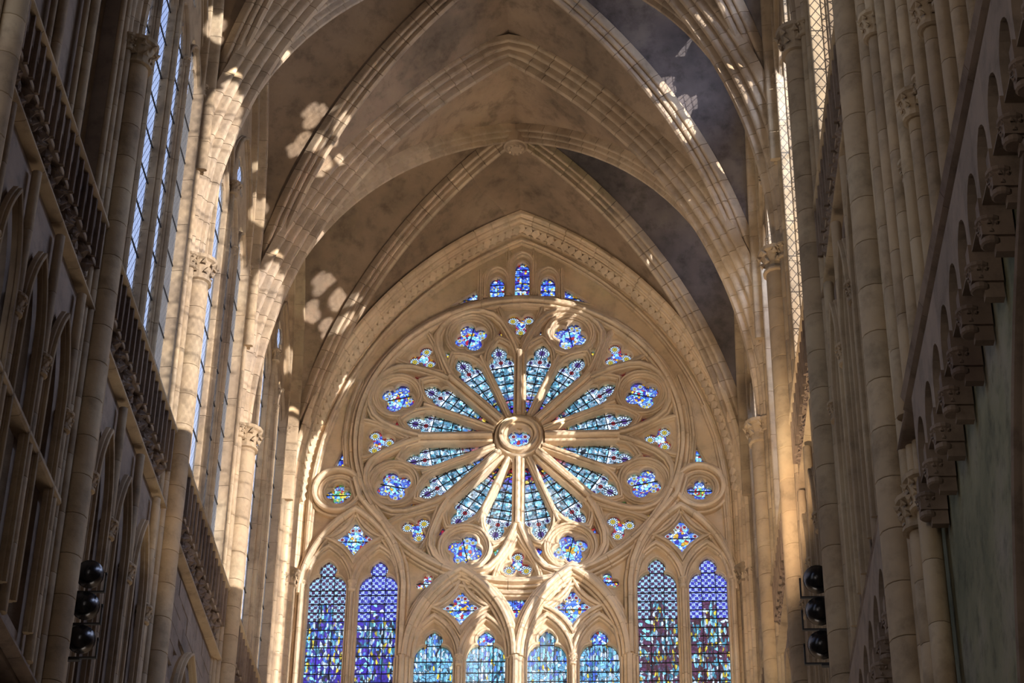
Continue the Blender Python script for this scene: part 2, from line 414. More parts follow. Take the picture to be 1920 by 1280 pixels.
def capital_mesh(r, m):
    """bell, abacus and two rings of curled leaves"""
    k = (round(r, 3), m.name)
    if k in _cap: return _cap[k]
    b = MB(); h = r*1.9+.12
    b.add(*lathe([(r*1.02, -.05), (r*1.28, -.03), (r*1.28, .02), (r*1.02, .05), (r*1.05, h*.4), (r*1.35, h*.8), (r*1.62, h*.86), (r*1.66, h), (r*1.45, h*1.06)], 14))
    rr = random.Random(7)
    for row, (zz, rad_, n) in enumerate(((.34, 1.28, 8), (.68, 1.5, 9))):
        for i in range(n):
            a = 2*pi*(i+.5*row)/n; s = r*.30; x = rad_*r*cos(a); y = rad_*r*sin(a); z = h*zz
            V = [(x-s*sin(a), y+s*cos(a), z-s*.6), (x+s*sin(a), y-s*cos(a), z-s*.6), (x*1.22, y*1.22, z+s*.9), (x*.8, y*.8, z+s*1.5), (x*1.12, y*1.12, z-s*.2)]
            b.add(V, [(0, 1, 4), (1, 2, 4), (2, 0, 4), (1, 3, 2), (0, 2, 3), (0, 3, 1)])
    _cap[k] = mesh('capital', b.V, b.F, m); return _cap[k]

# ================================================ END WALL : plate with every opening cut through it
def rp(r, a): return (r*cos(rad(a)), r*sin(rad(a)))
WALLR, WALLC, WALLZ = 11.83, -4.96, -2.6
def wall_arch(off=0., leg=-13., n=26):
    r = WALLR+off; a = math.acos(-WALLC/r)
    R = [(WALLC+r*cos(a*i/n), WALLZ+r*sin(a*i/n)) for i in range(n+1)]
    L = [(-x, z) for x, z in R]
    return [(-(WALLC+r), leg)]+L+R[::-1][1:]+[(WALLC+r, leg)]
holes = []; 
wall_back = root('wall_back', (0, 62, 26), kind='structure')
# ---- rose
rose = root('rose_window', (0, 62, 33.4), 'large round stained-glass rose window with sixteen radiating petals, filling the pointed end wall', 'window')
SP_MAJ, SP_MIN = .20, .12
def petal_frame(a):                       # local (s, r) -> plane, petal axis at angle a
    ca, sa = cos(rad(a)), sin(rad(a)); return lambda s, r: (r*ca-s*sa, r*sa+s*ca)
todo = []
for k in range(16):
    a = 11.25+22.5*k; f = petal_frame(a)
    # spoke at a-11.25 is major when k is even
    hw_neg = SP_MAJ if k % 2 == 0 else SP_MIN; hw_pos = SP_MIN if k % 2 == 0 else SP_MAJ
    T = tan(rad(11.25)); C_ = cos(rad(11.25))
    neg = lambda r: -(r*T-hw_neg/C_); pos = lambda r: r*T-hw_pos/C_
    r0 = .98 if True else 0
    r0 = max(hw_neg, hw_pos)/C_/T+.02; r0 = max(r0, .96)
    sc = (neg(3.1)+pos(3.1))/2; 
    loc = [(neg(r0), r0), (neg(3.02), 3.02)]
    hwm = (pos(3.02)-neg(3.02))/2; cen = (pos(3.02)+neg(3.02))/2; hl = .245
    head = lancet(cen, 3.02, hwm, 3.06, 3.30, hl, 3.84)
    loc = [(neg(r0), r0)]+head[1:-1]+[(pos(r0), r0)]
    hole = [f(*p) for p in loc]; holes.append(hole)
    xs = [cen-.62, cen-.31, cen, cen+.31, cen+.62]; ys = [2.96-.33*i for i in range(8)][::-1]; ys = [y for y in ys if y > r0-.33]
    panes(PW, loc, xs, ys, -.05, lambda x, y: M['g_petal'], rose, f)
    bars(PW, loc, xs, ys, -.05, rose, f, .012)
    rs_ = [(cen, 3.54, .205, 'g_r2'), (cen, 3.17, .15, 'g_r4'), (cen-.30, 3.10, .12, 'g_r2'), (cen+.30, 3.10, .12, 'g_r2')]
    hp = [p for p in loc if p[1] > 2.9]; hp = [(p[0], 2.96) if p[1] < 3.025 else p for p in hp]
    todo.append((f, hp, rs_))
LASTP = [None]
def disc(p, r, mm, parent, c=-.03, n=20):
    V = [(cos(2*pi*i/n), 0, sin(2*pi*i/n)) for i in range(n)]
    o = obj('roundel', mesh('roundel', V, [tuple(range(n))], M[mm]), LASTP[0], Vector(PW(p[0], p[1], c))-parent.location); o.scale = (r, r, r); return o
def glass_fill(plane, poly, mm, parent, c=-.05, name='pane', cut=None):
    b = MB()
    if cut:
        hs = [circ(x, z, r_*1.02, 20) for x, z, r_ in cut]; loops = [poly]+hs; vs = []; es = []
        for lp in loops:
            n = len(vs); vs += [Vector(p) for p in lp]; es += [(n+i, n+(i+1) % len(lp)) for i in range(len(lp))]
        R_ = delaunay_2d_cdt(vs, es, [], 0, 1e-5); keep = []
        for f in R_[2]:
            cx = sum(R_[0][i][0] for i in f)/3; cz = sum(R_[0][i][1] for i in f)/3
            if inpoly(cx, cz, poly) and not any(hypot(cx-x, cz-z) < r_*1.0 for x, z, r_ in cut): keep.append(tuple(f))
        b.add([plane(p[0], p[1], c) for p in R_[0]], keep)
    else: b.add([plane(p[0], p[1], c) for p in poly], [tuple(range(len(poly)))])
    LASTP[0] = b.build(name, M[mm], parent); return LASTP[0]
def edge_roll(plane, poly, parent, r=.035, c=-.0, out=.03, m='trac', name='cusping'):
    prof = [(out+r*cos(rad(a)), r*sin(rad(a))) for a in (200, 150, 110, 70, 30, -20)]
    ar = sum(poly[i-1][0]*poly[i][1]-poly[i][0]*poly[i-1][1] for i in range(len(poly)))
    P = poly if ar > 0 else poly[::-1]
    b = MB(); b.add(*sweep_mesh(plane, P, prof, c, True)); return b.build(name, M[m], parent, True)
PC = .10     # plate front
for f, hp, rs_ in todo:
    cut = [(*f(x, r), q) for x, r, q, _ in rs_]; glass_fill(PW, [f(*p) for p in hp], 'g_petal', rose, cut=cut)
    for (x, r, q, mm) in rs_: disc(f(x, r), q, mm, rose, -.05)
for k in range(8):
    a = 22.5+45*k; c = rp(4.4, a)
    q = foil(*c, 4, .31, .265, .30, rad(a)); holes.append(q); 
    DD = [(*c, .27, 'g_fig')]
    for j in range(4):
        p = (c[0]+.38*cos(rad(a+90*j)), c[1]+.38*sin(rad(a+90*j)))
        for s_ in (-1, 1): DD.append((p[0]+s_*.10*cos(rad(a+90*j+90)), p[1]+s_*.10*sin(rad(a+90*j+90)), .085, 'g_r1' if (j+k) % 2 else 'g_r3'))
    glass_fill(PW, q, 'g_blue', rose, cut=[d_[:3] for d_ in DD]); edge_roll(PW, q, rose, .05, PC, .05)
    for d_ in DD: disc(d_[:2], d_[2], d_[3], rose, -.05)
    b = MB(); d = .015; L_ = .56
    for an in (a+(35 if k % 2 else -35),):
        ux, uz = cos(rad(an)), sin(rad(an)); b.add([PW(c[0]+ux*L_*i-uz*d*j, c[1]+uz*L_*i+ux*d*j, .0+.03*h) for h in (0, 1) for i, j in ((-1, -1), (1, -1), (1, 1), (-1, 1))], [(0, 1, 2, 3), (4, 5, 6, 7), (0, 1, 5, 4), (1, 2, 6, 5), (2, 3, 7, 6), (3, 0, 4, 7)])
    b.build('saddle_bar', M['iron'], rose)
    # trefoils at the ends of the major spokes
    a = 45*k; c = rp(4.62, a)
    q = foil(*c, 3, .29, .215, .2, rad(a+180)); holes.append(q); 
    DD = [(*c, .155, 'g_fig')]+[(c[0]+.32*cos(rad(a+180+120*j)), c[1]+.32*sin(rad(a+180+120*j)), .165, 'g_r1') for j in range(3)]
    glass_fill(PW, q, 'g_red', rose, cut=[d_[:3] for d_ in DD]); edge_roll(PW, q, rose, .045, PC, .045)
    for d_ in DD: disc(d_[:2], d_[2], d_[3], rose, -.05)
    # small spandrel lights
    for s_ in (-1, 1):
        for (r_, o_, sz, mm) in ((5.07, 10.6, .12, 'g_grn'),):
            p = rp(r_, a+s_*o_); q = [(p[0]+sz*cos(rad(a+s_*o_+t)), p[1]+sz*sin(rad(a+s_*o_+t))) for t in (0, 120, 240)]; holes.append(q); glass_fill(PW, q, mm, rose)
        g = 22.5+45*k
        q = [rp(4.42, g+s_*13.6), rp(4.05, g+s_*14.6), rp(4.02, g+s_*12.9), rp(4.16, g+s_*11.2)]
        if s_ < 0: q = q[::-1]
        holes.append(q); glass_fill(PW, q, 'g_red' if (k+s_) % 3 else 'g_grn', rose)
# hub
q = foil(0, 0, 4, .22, .21, .2, rad(45)); holes.append(q); DD = [(0, 0, .15, 'g_fig')]+[(.27*cos(rad(45+90*j)), .27*sin(rad(45+90*j)), .11, 'g_r4') for j in range(4)]
glass_fill(PW, q, 'g_blue', rose, cut=[d_[:3] for d_ in DD]); edge_roll(PW, q, rose, .04, PC, .04)
for d_ in DD: disc(d_[:2], d_[2], d_[3], rose, -.05)
# moulded members of the rose
pr_ring = rolls([(-.17, .30, .05), (-.04, .40, .075), (.11, .30, .05), (.20, .18, .04)], .25)
pr_maj = rolls([(-.15, .26, .05), (0, .38, .085), (.15, .26, .05)], .21)
pr_min = rolls([(-.07, .20, .04), (0, .27, .055), (.07, .20, .04)], .12)
pr_sm = rolls([(-.06, .16, .035), (.015, .21, .045), (.07, .13, .03)], .10)
pr_grp = rolls([(-.10, .24, .045), (0, .33, .07), (.10, .22, .04)], .15)
sweep('ring_stone', PW, [rp(5.42, i*3.) for i in range(121)], pr_ring, M['trac'], rose, .05, True, seg=1.1)
sweep('ring_stone', PW, [rp(5.26, i*3.) for i in range(121)], pr_sm, M['trac'], rose, .06, True, seg=1.4)
sweep('hub_ring', PW, circ(0, 0, .64, 40), rolls([(-.17, .30, .05), (-.05, .42, .08), (.10, .30, .05)], .24), M['trac'], rose, .05, True)
for k in range(8):
    a = 45*k; sweep('spoke', PW, [rp(.86, a), rp(3.30, a)], pr_maj, M['trac'], rose, .05)
    a = 22.5+45*k; sweep('spoke', PW, [rp(.86, a), rp(3.42, a)], pr_min, M['trac'], rose, .05)
    for s_ in (-1, 1):                       # group arch halves and trefoil frame
        pts = [(3.25, 21.4), (3.5, 20.4), (3.8, 18.8), (4.15, 17.0), (4.55, 14.9), (4.9, 12.0), (5.12, 8.4), (5.24, 4.2), (5.27, 0)]
        sweep('petal_arch', PW, [rp(r_, a+s_*o_) for r_, o_ in pts], pr_grp, M['trac'], rose, .05)
        t = 45*k; tp = [(3.62, 0), (3.95, 2.6*s_), (4.3, 5.2*s_), (4.7, 7.2*s_), (5.05, 8.0*s_), (5.36, 8.2*s_)]
        sweep('trefoil_frame', PW, [rp(r_, t+o_) for r_, o_ in tp], pr_sm, M['trac'], rose, .08)
        # petal heads
        pa = a+s_*11.25; f = petal_frame(pa); off = -s_*.04*(1)
        cen = .04*s_
        hwp = .60
        sweep('petal_arch', PW, [f(cen+x, z) for x, z in parch(0, 2.95, hwp, 1.07, 7)], pr_sm, M['trac'], rose, .08)
    c = rp(4.4, a); sweep('foil_ring', PW, circ(*c, .80, 32), pr_sm, M['trac'], rose, .08, True)
    sweep('foil_ring', PW, circ(*c, .70, 32), [(u*.6, v*.6) for u, v in pr_sm], M['trac'], rose, .08, True)
# petal cusp rolls
for h in holes:
    if len(h) > 26 and len(h) < 40: edge_roll(PW, h, rose, .03, PC, .03)
# ---- lancets of the lower tier
LN = []
def lancet_window(cx, z0, hw, zs, zc, hl, za, head, body, label, name='lancet_window', group='tall stained-glass lancets below the rose'):
    r = root(name, PW(cx, z0, 0), label, 'window', group)
    poly = lancet(cx, z0, hw, zs, zc, hl, za); holes.append(poly)
    xs = [cx-hw-.01, cx-hw*.36, cx+hw*.36, cx+hw+.01]
    ys = [z0+.3*i for i in range(int((zs-.05-z0)/.3)+1)]; ys = [y for y in ys if y < zs-.12]+[zs, zc+.02, za+.1]
    hz = zs-.35 if head else 99
    panes(PW, poly, xs, ys, -.05, lambda x, y: M['g_blue'] if (not head and 'crown' in label and y > zc) else M[head] if (y > hz or (y > hz-.75 and abs(x-cx) > hw*.36)) and head else M[body], r)
    bars(PW, poly, xs, ys, -.05, r, None, .011); edge_roll(PW, poly, r, .035, PC, .04)
    return r
Z0 = -11.6
specs = [(-6.03, 'g_chk1', 'g_can1', 'tall lancet with teal checker head and deep blue canopy glass at the far left of the tier'),
         (-4.40, 'g_chk2', 'g_can1', 'tall lancet with blue checker head, deep blue canopy glass below, second from the left'),
         (4.40, 'g_chk1', 'g_can3', 'tall lancet with teal checker head and dark blue glass, right of the centre pairs'),
         (6.02, 'g_chk2', 'g_can3', 'tall lancet with blue checker head and maroon glass at the far right')]
for cx, hd, bd, lb in specs: lancet_window(cx, Z0, .615, -5.42, -4.93, .25, -4.40, hd, bd, lb)
for cx, lb in ((-2.575, 'pale cyan lancet, left light of the left centre pair'), (-.95, 'pale cyan lancet with deep blue crown, right light of the left centre pair'),
               (.95, 'pale cyan lancet, left light of the right centre pair'), (2.575, 'pale cyan lancet with deep blue crown, right light of the right centre pair')):
    lancet_window(cx, Z0, .61, -7.92, -7.40, .25, -6.90, None, 'g_can2', lb)
    r_ = LN
# ---- quatrefoils and small lights
def foil_window(cx, cz, n, d, r, rc, rot, mm, lobem, label, grp='quatrefoil lights above the lancets', cm='g_fig', er=.05):
    rt_ = root('foil_window', PW(cx, cz-r-d, 0), label, 'window', grp)
    q = foil(cx, cz, n, d, r, rc, rad(rot)); holes.append(q); 
    DD = [(cx, cz, rc*.85, cm)]
    for j in range(n):
        an = rad(rot+360*j/n); px, pz = cx+d*1.15*cos(an), cz+d*1.15*sin(an)
        for s_ in (-1, 1): DD.append((px-s_*r*.40*sin(an), pz+s_*r*.40*cos(an), r*.36, lobem))
    glass_fill(PW, q, mm, rt_, cut=[d_[:3] for d_ in DD]); edge_roll(PW, q, rt_, er, PC, er)
    for d_ in DD: disc(d_[:2], d_[2], d_[3], rt_, -.05)
    if r > .2: q2 = foil(cx, cz, n, d*1.1, r*1.28, rc, rad(rot)); sweep('cusping', PW, q2, [(u*.6, v*.7) for u, v in pr_sm], M['trac'], rt_, .08, True)
    b = MB(); b.box(PW(cx-d-r, cz-.012, -.02), PW(cx+d+r, cz+.012, .01)); b.build('saddle_bar', M['iron'], rt_)
    return rt_
for s_, side in ((-1, 'left'), (1, 'right')):
    foil_window(5.22*s_, -3.70, 4, .38, .27, .32, 0, 'g_blue', 'g_r4', 'blue quatrefoil light above the outer lancet pair on the %s' % side)
    foil_window(1.75*s_, -6.18, 4, .38, .27, .32, 0, 'g_blue', 'g_r4', 'blue quatrefoil light above the centre lancet pair on the %s' % side)
    foil_window(5.85*s_, -1.98, 4, .24, .18, .2, 0, 'g_grn' if s_ < 0 else 'g_blue', 'g_r3', 'small %s quatrefoil in a moulded ring beside the rose, %s' % ('green and red' if s_ < 0 else 'blue', side), 'ringed quatrefoils beside the rose', 'g_grn')
    foil_window(2.87*s_, -5.24, 3, .20, .15, .16, 80 if s_ < 0 else 100, 'g_red', 'g_grn', 'small three-lobed light under the rose rim on the %s' % side, 'small trefoils under the rose rim', er=.035)
def poly_light(poly, mm, label, name='spandrel_light', grp='triangular spandrel lights'):
    cx = sum(p[0] for p in poly)/len(poly); cz = min(p[1] for p in poly)
    r = root(name, PW(cx, cz, 0), label, 'window', grp); holes.append(poly)
    X0 = min(p[0] for p in poly); X1 = max(p[0] for p in poly); Y0 = cz; Y1 = max(p[1] for p in poly)
    nx = max(1, round((X1-X0)/.3)); ny = max(1, round((Y1-Y0)/.3))
    xs = [X0-.001+(X1-X0+.002)*i/nx for i in range(nx+1)]; ys = [Y0-.001+(Y1-Y0+.002)*i/ny for i in range(ny+1)]
    panes(PW, poly, xs, ys, -.05, lambda x, y: M[mm], r, None, .006); bars(PW, poly, xs, ys, -.05, r, None, .008); edge_roll(PW, poly, r, .03, PC, .03); return r
for s_, side in ((-1, 'left'), (1, 'right')):
    q = [(s_*1.50, 6.02), (s_*1.50, 5.62), (s_*1.95, 5.50), (s_*2.45, 5.33), (s_*2.0, 5.68)]
    poly_light(q, 'g_blue', 'blue triangular light beside the small apex lancets, %s' % side)
    q = [(s_*5.86, -.35), (s_*5.72, -.92), (s_*6.02, -.92)]; q = [(s_*5.80, -.30), (s_*5.68, -.95), (s_*6.05, -.95)]
    poly_light(q, 'g_blue', 'thin triangular light above the ringed quatrefoil on the %s' % side)
poly_light([(-.40, -5.80), (.36, -5.80), (.12, -6.2), (-.02, -6.52), (-.17, -6.2)], 'g_blue', 'inverted triangular light between the two centre arches')
def apex_lancet(cx, z0, hw, top, label):
    r = root('apex_lancet', PW(cx, z0, 0), label, 'window', 'small lancets at the wall apex')
    poly = parch(cx, top-hw*1.25, hw, hw*1.25, 6, z0); holes.append(poly)
    xs = [cx-hw-.01, cx, cx+hw+.01]; n = max(2, round((top-z0)/.3)); ys = [z0-.01+(top-z0+.02)*i/n for i in range(n+1)]
    panes(PW, poly, xs, ys, -.05, lambda x, y: M['g_blue'], r, None, .006); bars(PW, poly, xs, ys, -.05, r, None, .008)
    edge_roll(PW, poly+[(cx, z0)] if False else poly, r, .03, PC, .05)
    sweep('frame', PW, parch(cx, top-hw*1.0+.02, hw+.17, hw*1.3+.2, 7, z0-.05), pr_sm, M['trac'], r, .08)
apex_lancet(.03, 5.78, .25, 7.20, 'tallest of the three small lancets, under the arch apex')
apex_lancet(-.83, 5.72, .25, 6.58, 'small blue and red lancet left of the tallest apex lancet')
apex_lancet(.92, 5.72, .25, 6.55, 'small blue and red lancet right of the tallest apex lancet')
# ---- the plate
outer = wall_arch(.05)
b = MB(); b.add(*plate_mesh(PW, outer, holes, -.16, PC)); b.build('tracery_plate', M['trac'], wall_back)
# ---- structural tracery of the end wall
pr_big = rolls([(-.24, .26, .05), (-.13, .38, .06), (0, .50, .09), (.13, .38, .06), (.24, .26, .05)], .29)
pr_mid = rolls([(-.15, .24, .045), (0, .40, .08), (.15, .24, .045)], .20)
pr_ln = rolls([(-.08, .18, .035), (0, .26, .05), (.08, .18, .035)], .12)
capb = capital_mesh(.10, M['trac'])
def end_cap(x, z, sc, parent):
    for dx in ((-1, 0, 1) if sc > 1 else (0,)):
        o = obj('capital', capital_mesh(.085, M['trac']), parent, Vector(PW(x+dx*.13, z-.12, .36 if dx == 0 else .26))-parent.location)
for s_ in (-1, 1):
    # outer pair arch, with pier on the inside continuing down
    sweep('arch_stone', PW, [(s_*(5.22+x), z) for x, z in parch(0, -5.75, 1.66, 3.05, 12, Z0)][1:-1], pr_mid, M['trac'], wall_back, .05, seg=1.)
    sweep('arch_stone', PW, [(s_*3.56, -7.9), (s_*3.56, -5.4), (s_*3.66, -4.7), (s_*3.9, -4.0), (s_*4.3, -3.3), (s_*4.75, -2.75), (s_*5.1, -2.3), (s_*5.3, -1.6)], pr_mid, M['trac'], wall_back, .12, seg=1.)
    # centre pair arch
    sweep('arch_stone', PW, [(s_*1.75+x, z) for x, z in parch(0, -7.95, 1.70, 3.0, 12)], pr_big, M['trac'], wall_back, .05, seg=1.)
    # shafts
    for x, pf, z1 in ((3.50, pr_big, -7.95), (5.21, pr_ln, -5.42), (6.78, pr_mid, -5.42), (1.76, pr_ln, -7.95)):
        sweep('mullion_shaft', PW, [(s_*x, Z0), (s_*x, z1)], pf, M['trac'], wall_back, .05, seg=1.6)
    end_cap(s_*3.50, -8.05, 2, wall_back); end_cap(s_*5.21, -5.45, 1, wall_back); end_cap(s_*6.78, -5.45, 1, wall_back); end_cap(s_*1.76, -8.05, 1, wall_back)
    # lancet arches
    for cx, zs_ in ((4.40, -5.42), (6.02, -5.42), (2.575, -7.95), (.95, -7.95)):
        sweep('arch_stone', PW, parch(s_*cx, zs_, .81, 1.42 if cx > 3 else 1.46, 8), pr_ln, M['trac'], wall_back, .06, seg=1.2)
    # pointed lozenges round the quatrefoils
    for cx, cz, T_ in ((5.22, -3.70, 1.0), (1.75, -6.18, 1.02)):
        lz = []
        for (x0_, z0_), (x1_, z1_), bulge in (((0, T_), (.90, 0), .16), ((.90, 0), (0, -.86), .12), ((0, -.86), (-.90, 0), .12), ((-.90, 0), (0, T_), .16)):
            for i in range(6):
                t = i/6; nx_, nz_ = (z1_-z0_), -(x1_-x0_); l = hypot(nx_, nz_); bb = bulge*4*t*(1-t); sg = -1
                lz.append((s_*cx+x0_+(x1_-x0_)*t-nx_/l*bb*sg, cz+z0_+(z1_-z0_)*t-nz_/l*bb*sg))
        sweep('lozenge_frame', PW, lz, pr_ln, M['trac'], wall_back, .06, True)
    # ring beside the rose
    sweep('ring_frame', PW, circ(s_*5.85, -1.98, .76, 36), pr_mid, M['trac'], wall_back, .03, True)
    sweep('ring_frame', PW, circ(s_*5.85, -1.98, .52, 32), pr_sm, M['trac'], wall_back, .06, True)
    # frame of the small trefoils and tangent arcs up the jamb
    sweep('jamb_stone', PW, [(s_*6.72, Z0), (s_*6.72, -3.4), (s_*6.66, -1.6), (s_*6.45, -.1), (s_*6.1, 1.1)], pr_ln, M['trac'], wall_back, .05, seg=1.4)
    sweep('jamb_stone', PW, [(s_*5.62, -1.0), (s_*5.72, 0.), (s_*5.62, 1.2), (s_*5.3, 2.3)], pr_ln, M['trac'], wall_back, .05, seg=1.4)
    # apex spandrel members
    sweep('mullion_shaft', PW, [(s_*1.40, 5.5), (s_*1.40, 6.75)], pr_sm, M['trac'], wall_back, .08)
    sweep('mullion_shaft', PW, [(s_*.43, 5.7), (s_*.43, 7.5)], pr_sm, M['trac'], wall_back, .08)
sweep('mullion_shaft', PW, [(0, Z0), (0, -7.98)], pr_big, M['trac'], wall_back, .05, seg=1.6); end_cap(0, -8.05, 2, wall_back)
sweep('arch_stone', PW, [rp(5.72, 270+i*4) for i in range(-6, 7)], pr_ln, M['trac'], wall_back, .05, seg=1.0)
sweep('arch_stone', PW, wall_arch(-.12), pr_ln, M['trac'], wall_back, .04, seg=1.1)
# inner plate arch and splayed, moulded reveal with leaf band
rev = [(0, -.2), (0, .02)]
def rl(u, v, r, a0=200, a1=60, n=5): return [(u+r*cos(rad(a0+(a1-a0)*i/n)), v+r*sin(rad(a0+(a1-a0)*i/n))) for i in range(n+1)]
rev += rl(.06, .13, .055)+[(.10, .21)]+rl(.12, .28, .05)+[(.19, .38), (.215, .50), (.20, .62)]+rl(.20, .70, .055)+[(.26, .79)]+rl(.31, .86, .06)+[(.36, .95)]+rl(.42, 1.02, .075)+[(.50, 1.08), (.52, -.2)]
sweep('arch_stone', PW, wall_arch(0.), [(-u, v) for u, v in rev], M['trac'], wall_back, 0., seg=.62, gap=.014)
# leaves of the band
lf = MB(); lf.add([(x*1.25, y*1.4, z*1.45) for x, y, z in [(-.10, 0, -.1), (.10, 0, -.06), (.05, -.14, .05), (-.05, -.16, .0), (.0, .02, .14), (.12, -.04, .10), (-.12, -.10, .08)]],
                  [(0, 1, 2, 3), (1, 5, 2), (5, 4, 2), (2, 4, 6, 3), (3, 6, 0), (0, 6, 4), (0, 4, 1), (1, 4, 5)])
lfm = mesh('leaf_carving', [(x*1.1, y*1.25, z) for x, y, z in lf.V], lf.F, M['trac'])
P = resample(wall_arch(.18), .05); acc = 0
for a, b_ in zip(P, P[1:]):
    acc += np.linalg.norm(b_-a)
    if acc > .27 and b_[1] > -2.4:
        acc = 0; t = atan2(b_[1]-a[1], b_[0]-a[0])
        obj('leaf_carving', lfm, wall_back, Vector(PW(b_[0], b_[1], .50))-wall_back.location, (0, -t+pi, 0))

# ================================================ VAULT
PY = [61.45, 52.47, 44.34, 36.2, 28.07, 14.0]
ZS, HAW, HTOP = 33.44, 7.12, 46.85
def archz(s, zs, za, hw):
    ri = za-zs; r = (hw*hw+ri*ri)/(2*hw); c = hw-r; q = r*r-(abs(s)-c)**2
    return zs+sqrt(max(0, q))
def rib_path(hw, zs, za, n=22):
    ri = za-zs; r = (hw*hw+ri*ri)/(2*hw); c = hw-r; a = atan2(ri, -c)
    return [(c+r*cos(a*i/n), zs+r*sin(a*i/n)) for i in range(n+1)]
def rib_half(path, A0, dirx, prof, m, parent, seg, name='voussoir'):
    """path (s, z): s measured along dirx from A0; profile u across, v inward"""
    P = [np.array(p) for p in path]; L = [0.]
    for a, b_ in zip(P, P[1:]): L.append(L[-1]+np.linalg.norm(b_-a))
    k = max(1, round(L[-1]/seg)); lat = Vector((-dirx[1], dirx[0], 0)); Nn = offs(P, False)
    def at(l):
        i = min(len(L)-2, max(0, int(np.searchsorted(L, l))-1)); f = (l-L[i])/(L[i+1]-L[i]); return P[i]+(P[i+1]-P[i])*f, Nn[i]+(Nn[i+1]-Nn[i])*f
    g = .008
    for i in range(k):
        a, c = L[-1]*i/k+g, L[-1]*(i+1)/k-g; V = []; n = 3
        if i == k-1: c = L[-1]
        for j in range(n):
            p, nn = at(a+(c-a)*j/(n-1))
            for u, v in prof:
                s = p[0]+nn[0]*v; z = p[1]+nn[1]*v
                if i == k-1 and j == n-1: s = 0 if True else s
                V.append((A0[0]+dirx[0]*s+lat[0]*u, A0[1]+dirx[1]*s+lat[1]*u, z))
        mm = len(prof); Fc = [(x*mm+y, x*mm+(y+1) % mm, (x+1)*mm+(y+1) % mm, (x+1)*mm+y) for x in range(n-1) for y in range(mm)]
        Fc += [tuple(range(mm)), tuple(reversed(range((n-1)*mm, n*mm)))]
        b = MB(); b.V = V; b.F = Fc; b.build(name, m, parent, True)
# profiles: v = 0 at the soffit line, negative up into the vault  (path normal points inward for +)
pr_T = rolls([(-.44, -.72, .07), (-.33, -.50, .08), (-.20, -.27, .08), (0, -.09, .11), (.20, -.27, .08), (.33, -.50, .08), (.44, -.72, .07)], .52, -.95, .3)
pr_D = rolls([(-.24, -.36, .06), (-.14, -.20, .06), (0, -.07, .085), (.14, -.20, .06), (.24, -.36, .06)], .29, -.62, .3)
names_T = {1: 'moulded transverse arch between the two vault bays nearest the rose wall', 2: 'moulded transverse arch springing at the upper left and right, second from the rose wall',
           3: 'moulded transverse arch at the pier with the floodlights, third from the rose wall'}
base = root('transverse_arch', (0, PY[1], ZS), names_T[1], 'arch', 'transverse arches of the vault')
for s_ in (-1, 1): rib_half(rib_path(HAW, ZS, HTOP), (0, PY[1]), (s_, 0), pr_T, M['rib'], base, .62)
for k in (2, 3):
    c = copy_tree(base); c.location = (0, PY[k], ZS); c['label'] = names_T[k]
ceiling = root('ceiling', (0, 45, 47), kind='structure')
bay_names = ['bay nearest the rose wall', 'second bay from the rose wall', 'third bay from the rose wall', 'fourth bay from the rose wall']
DHW = 7.25
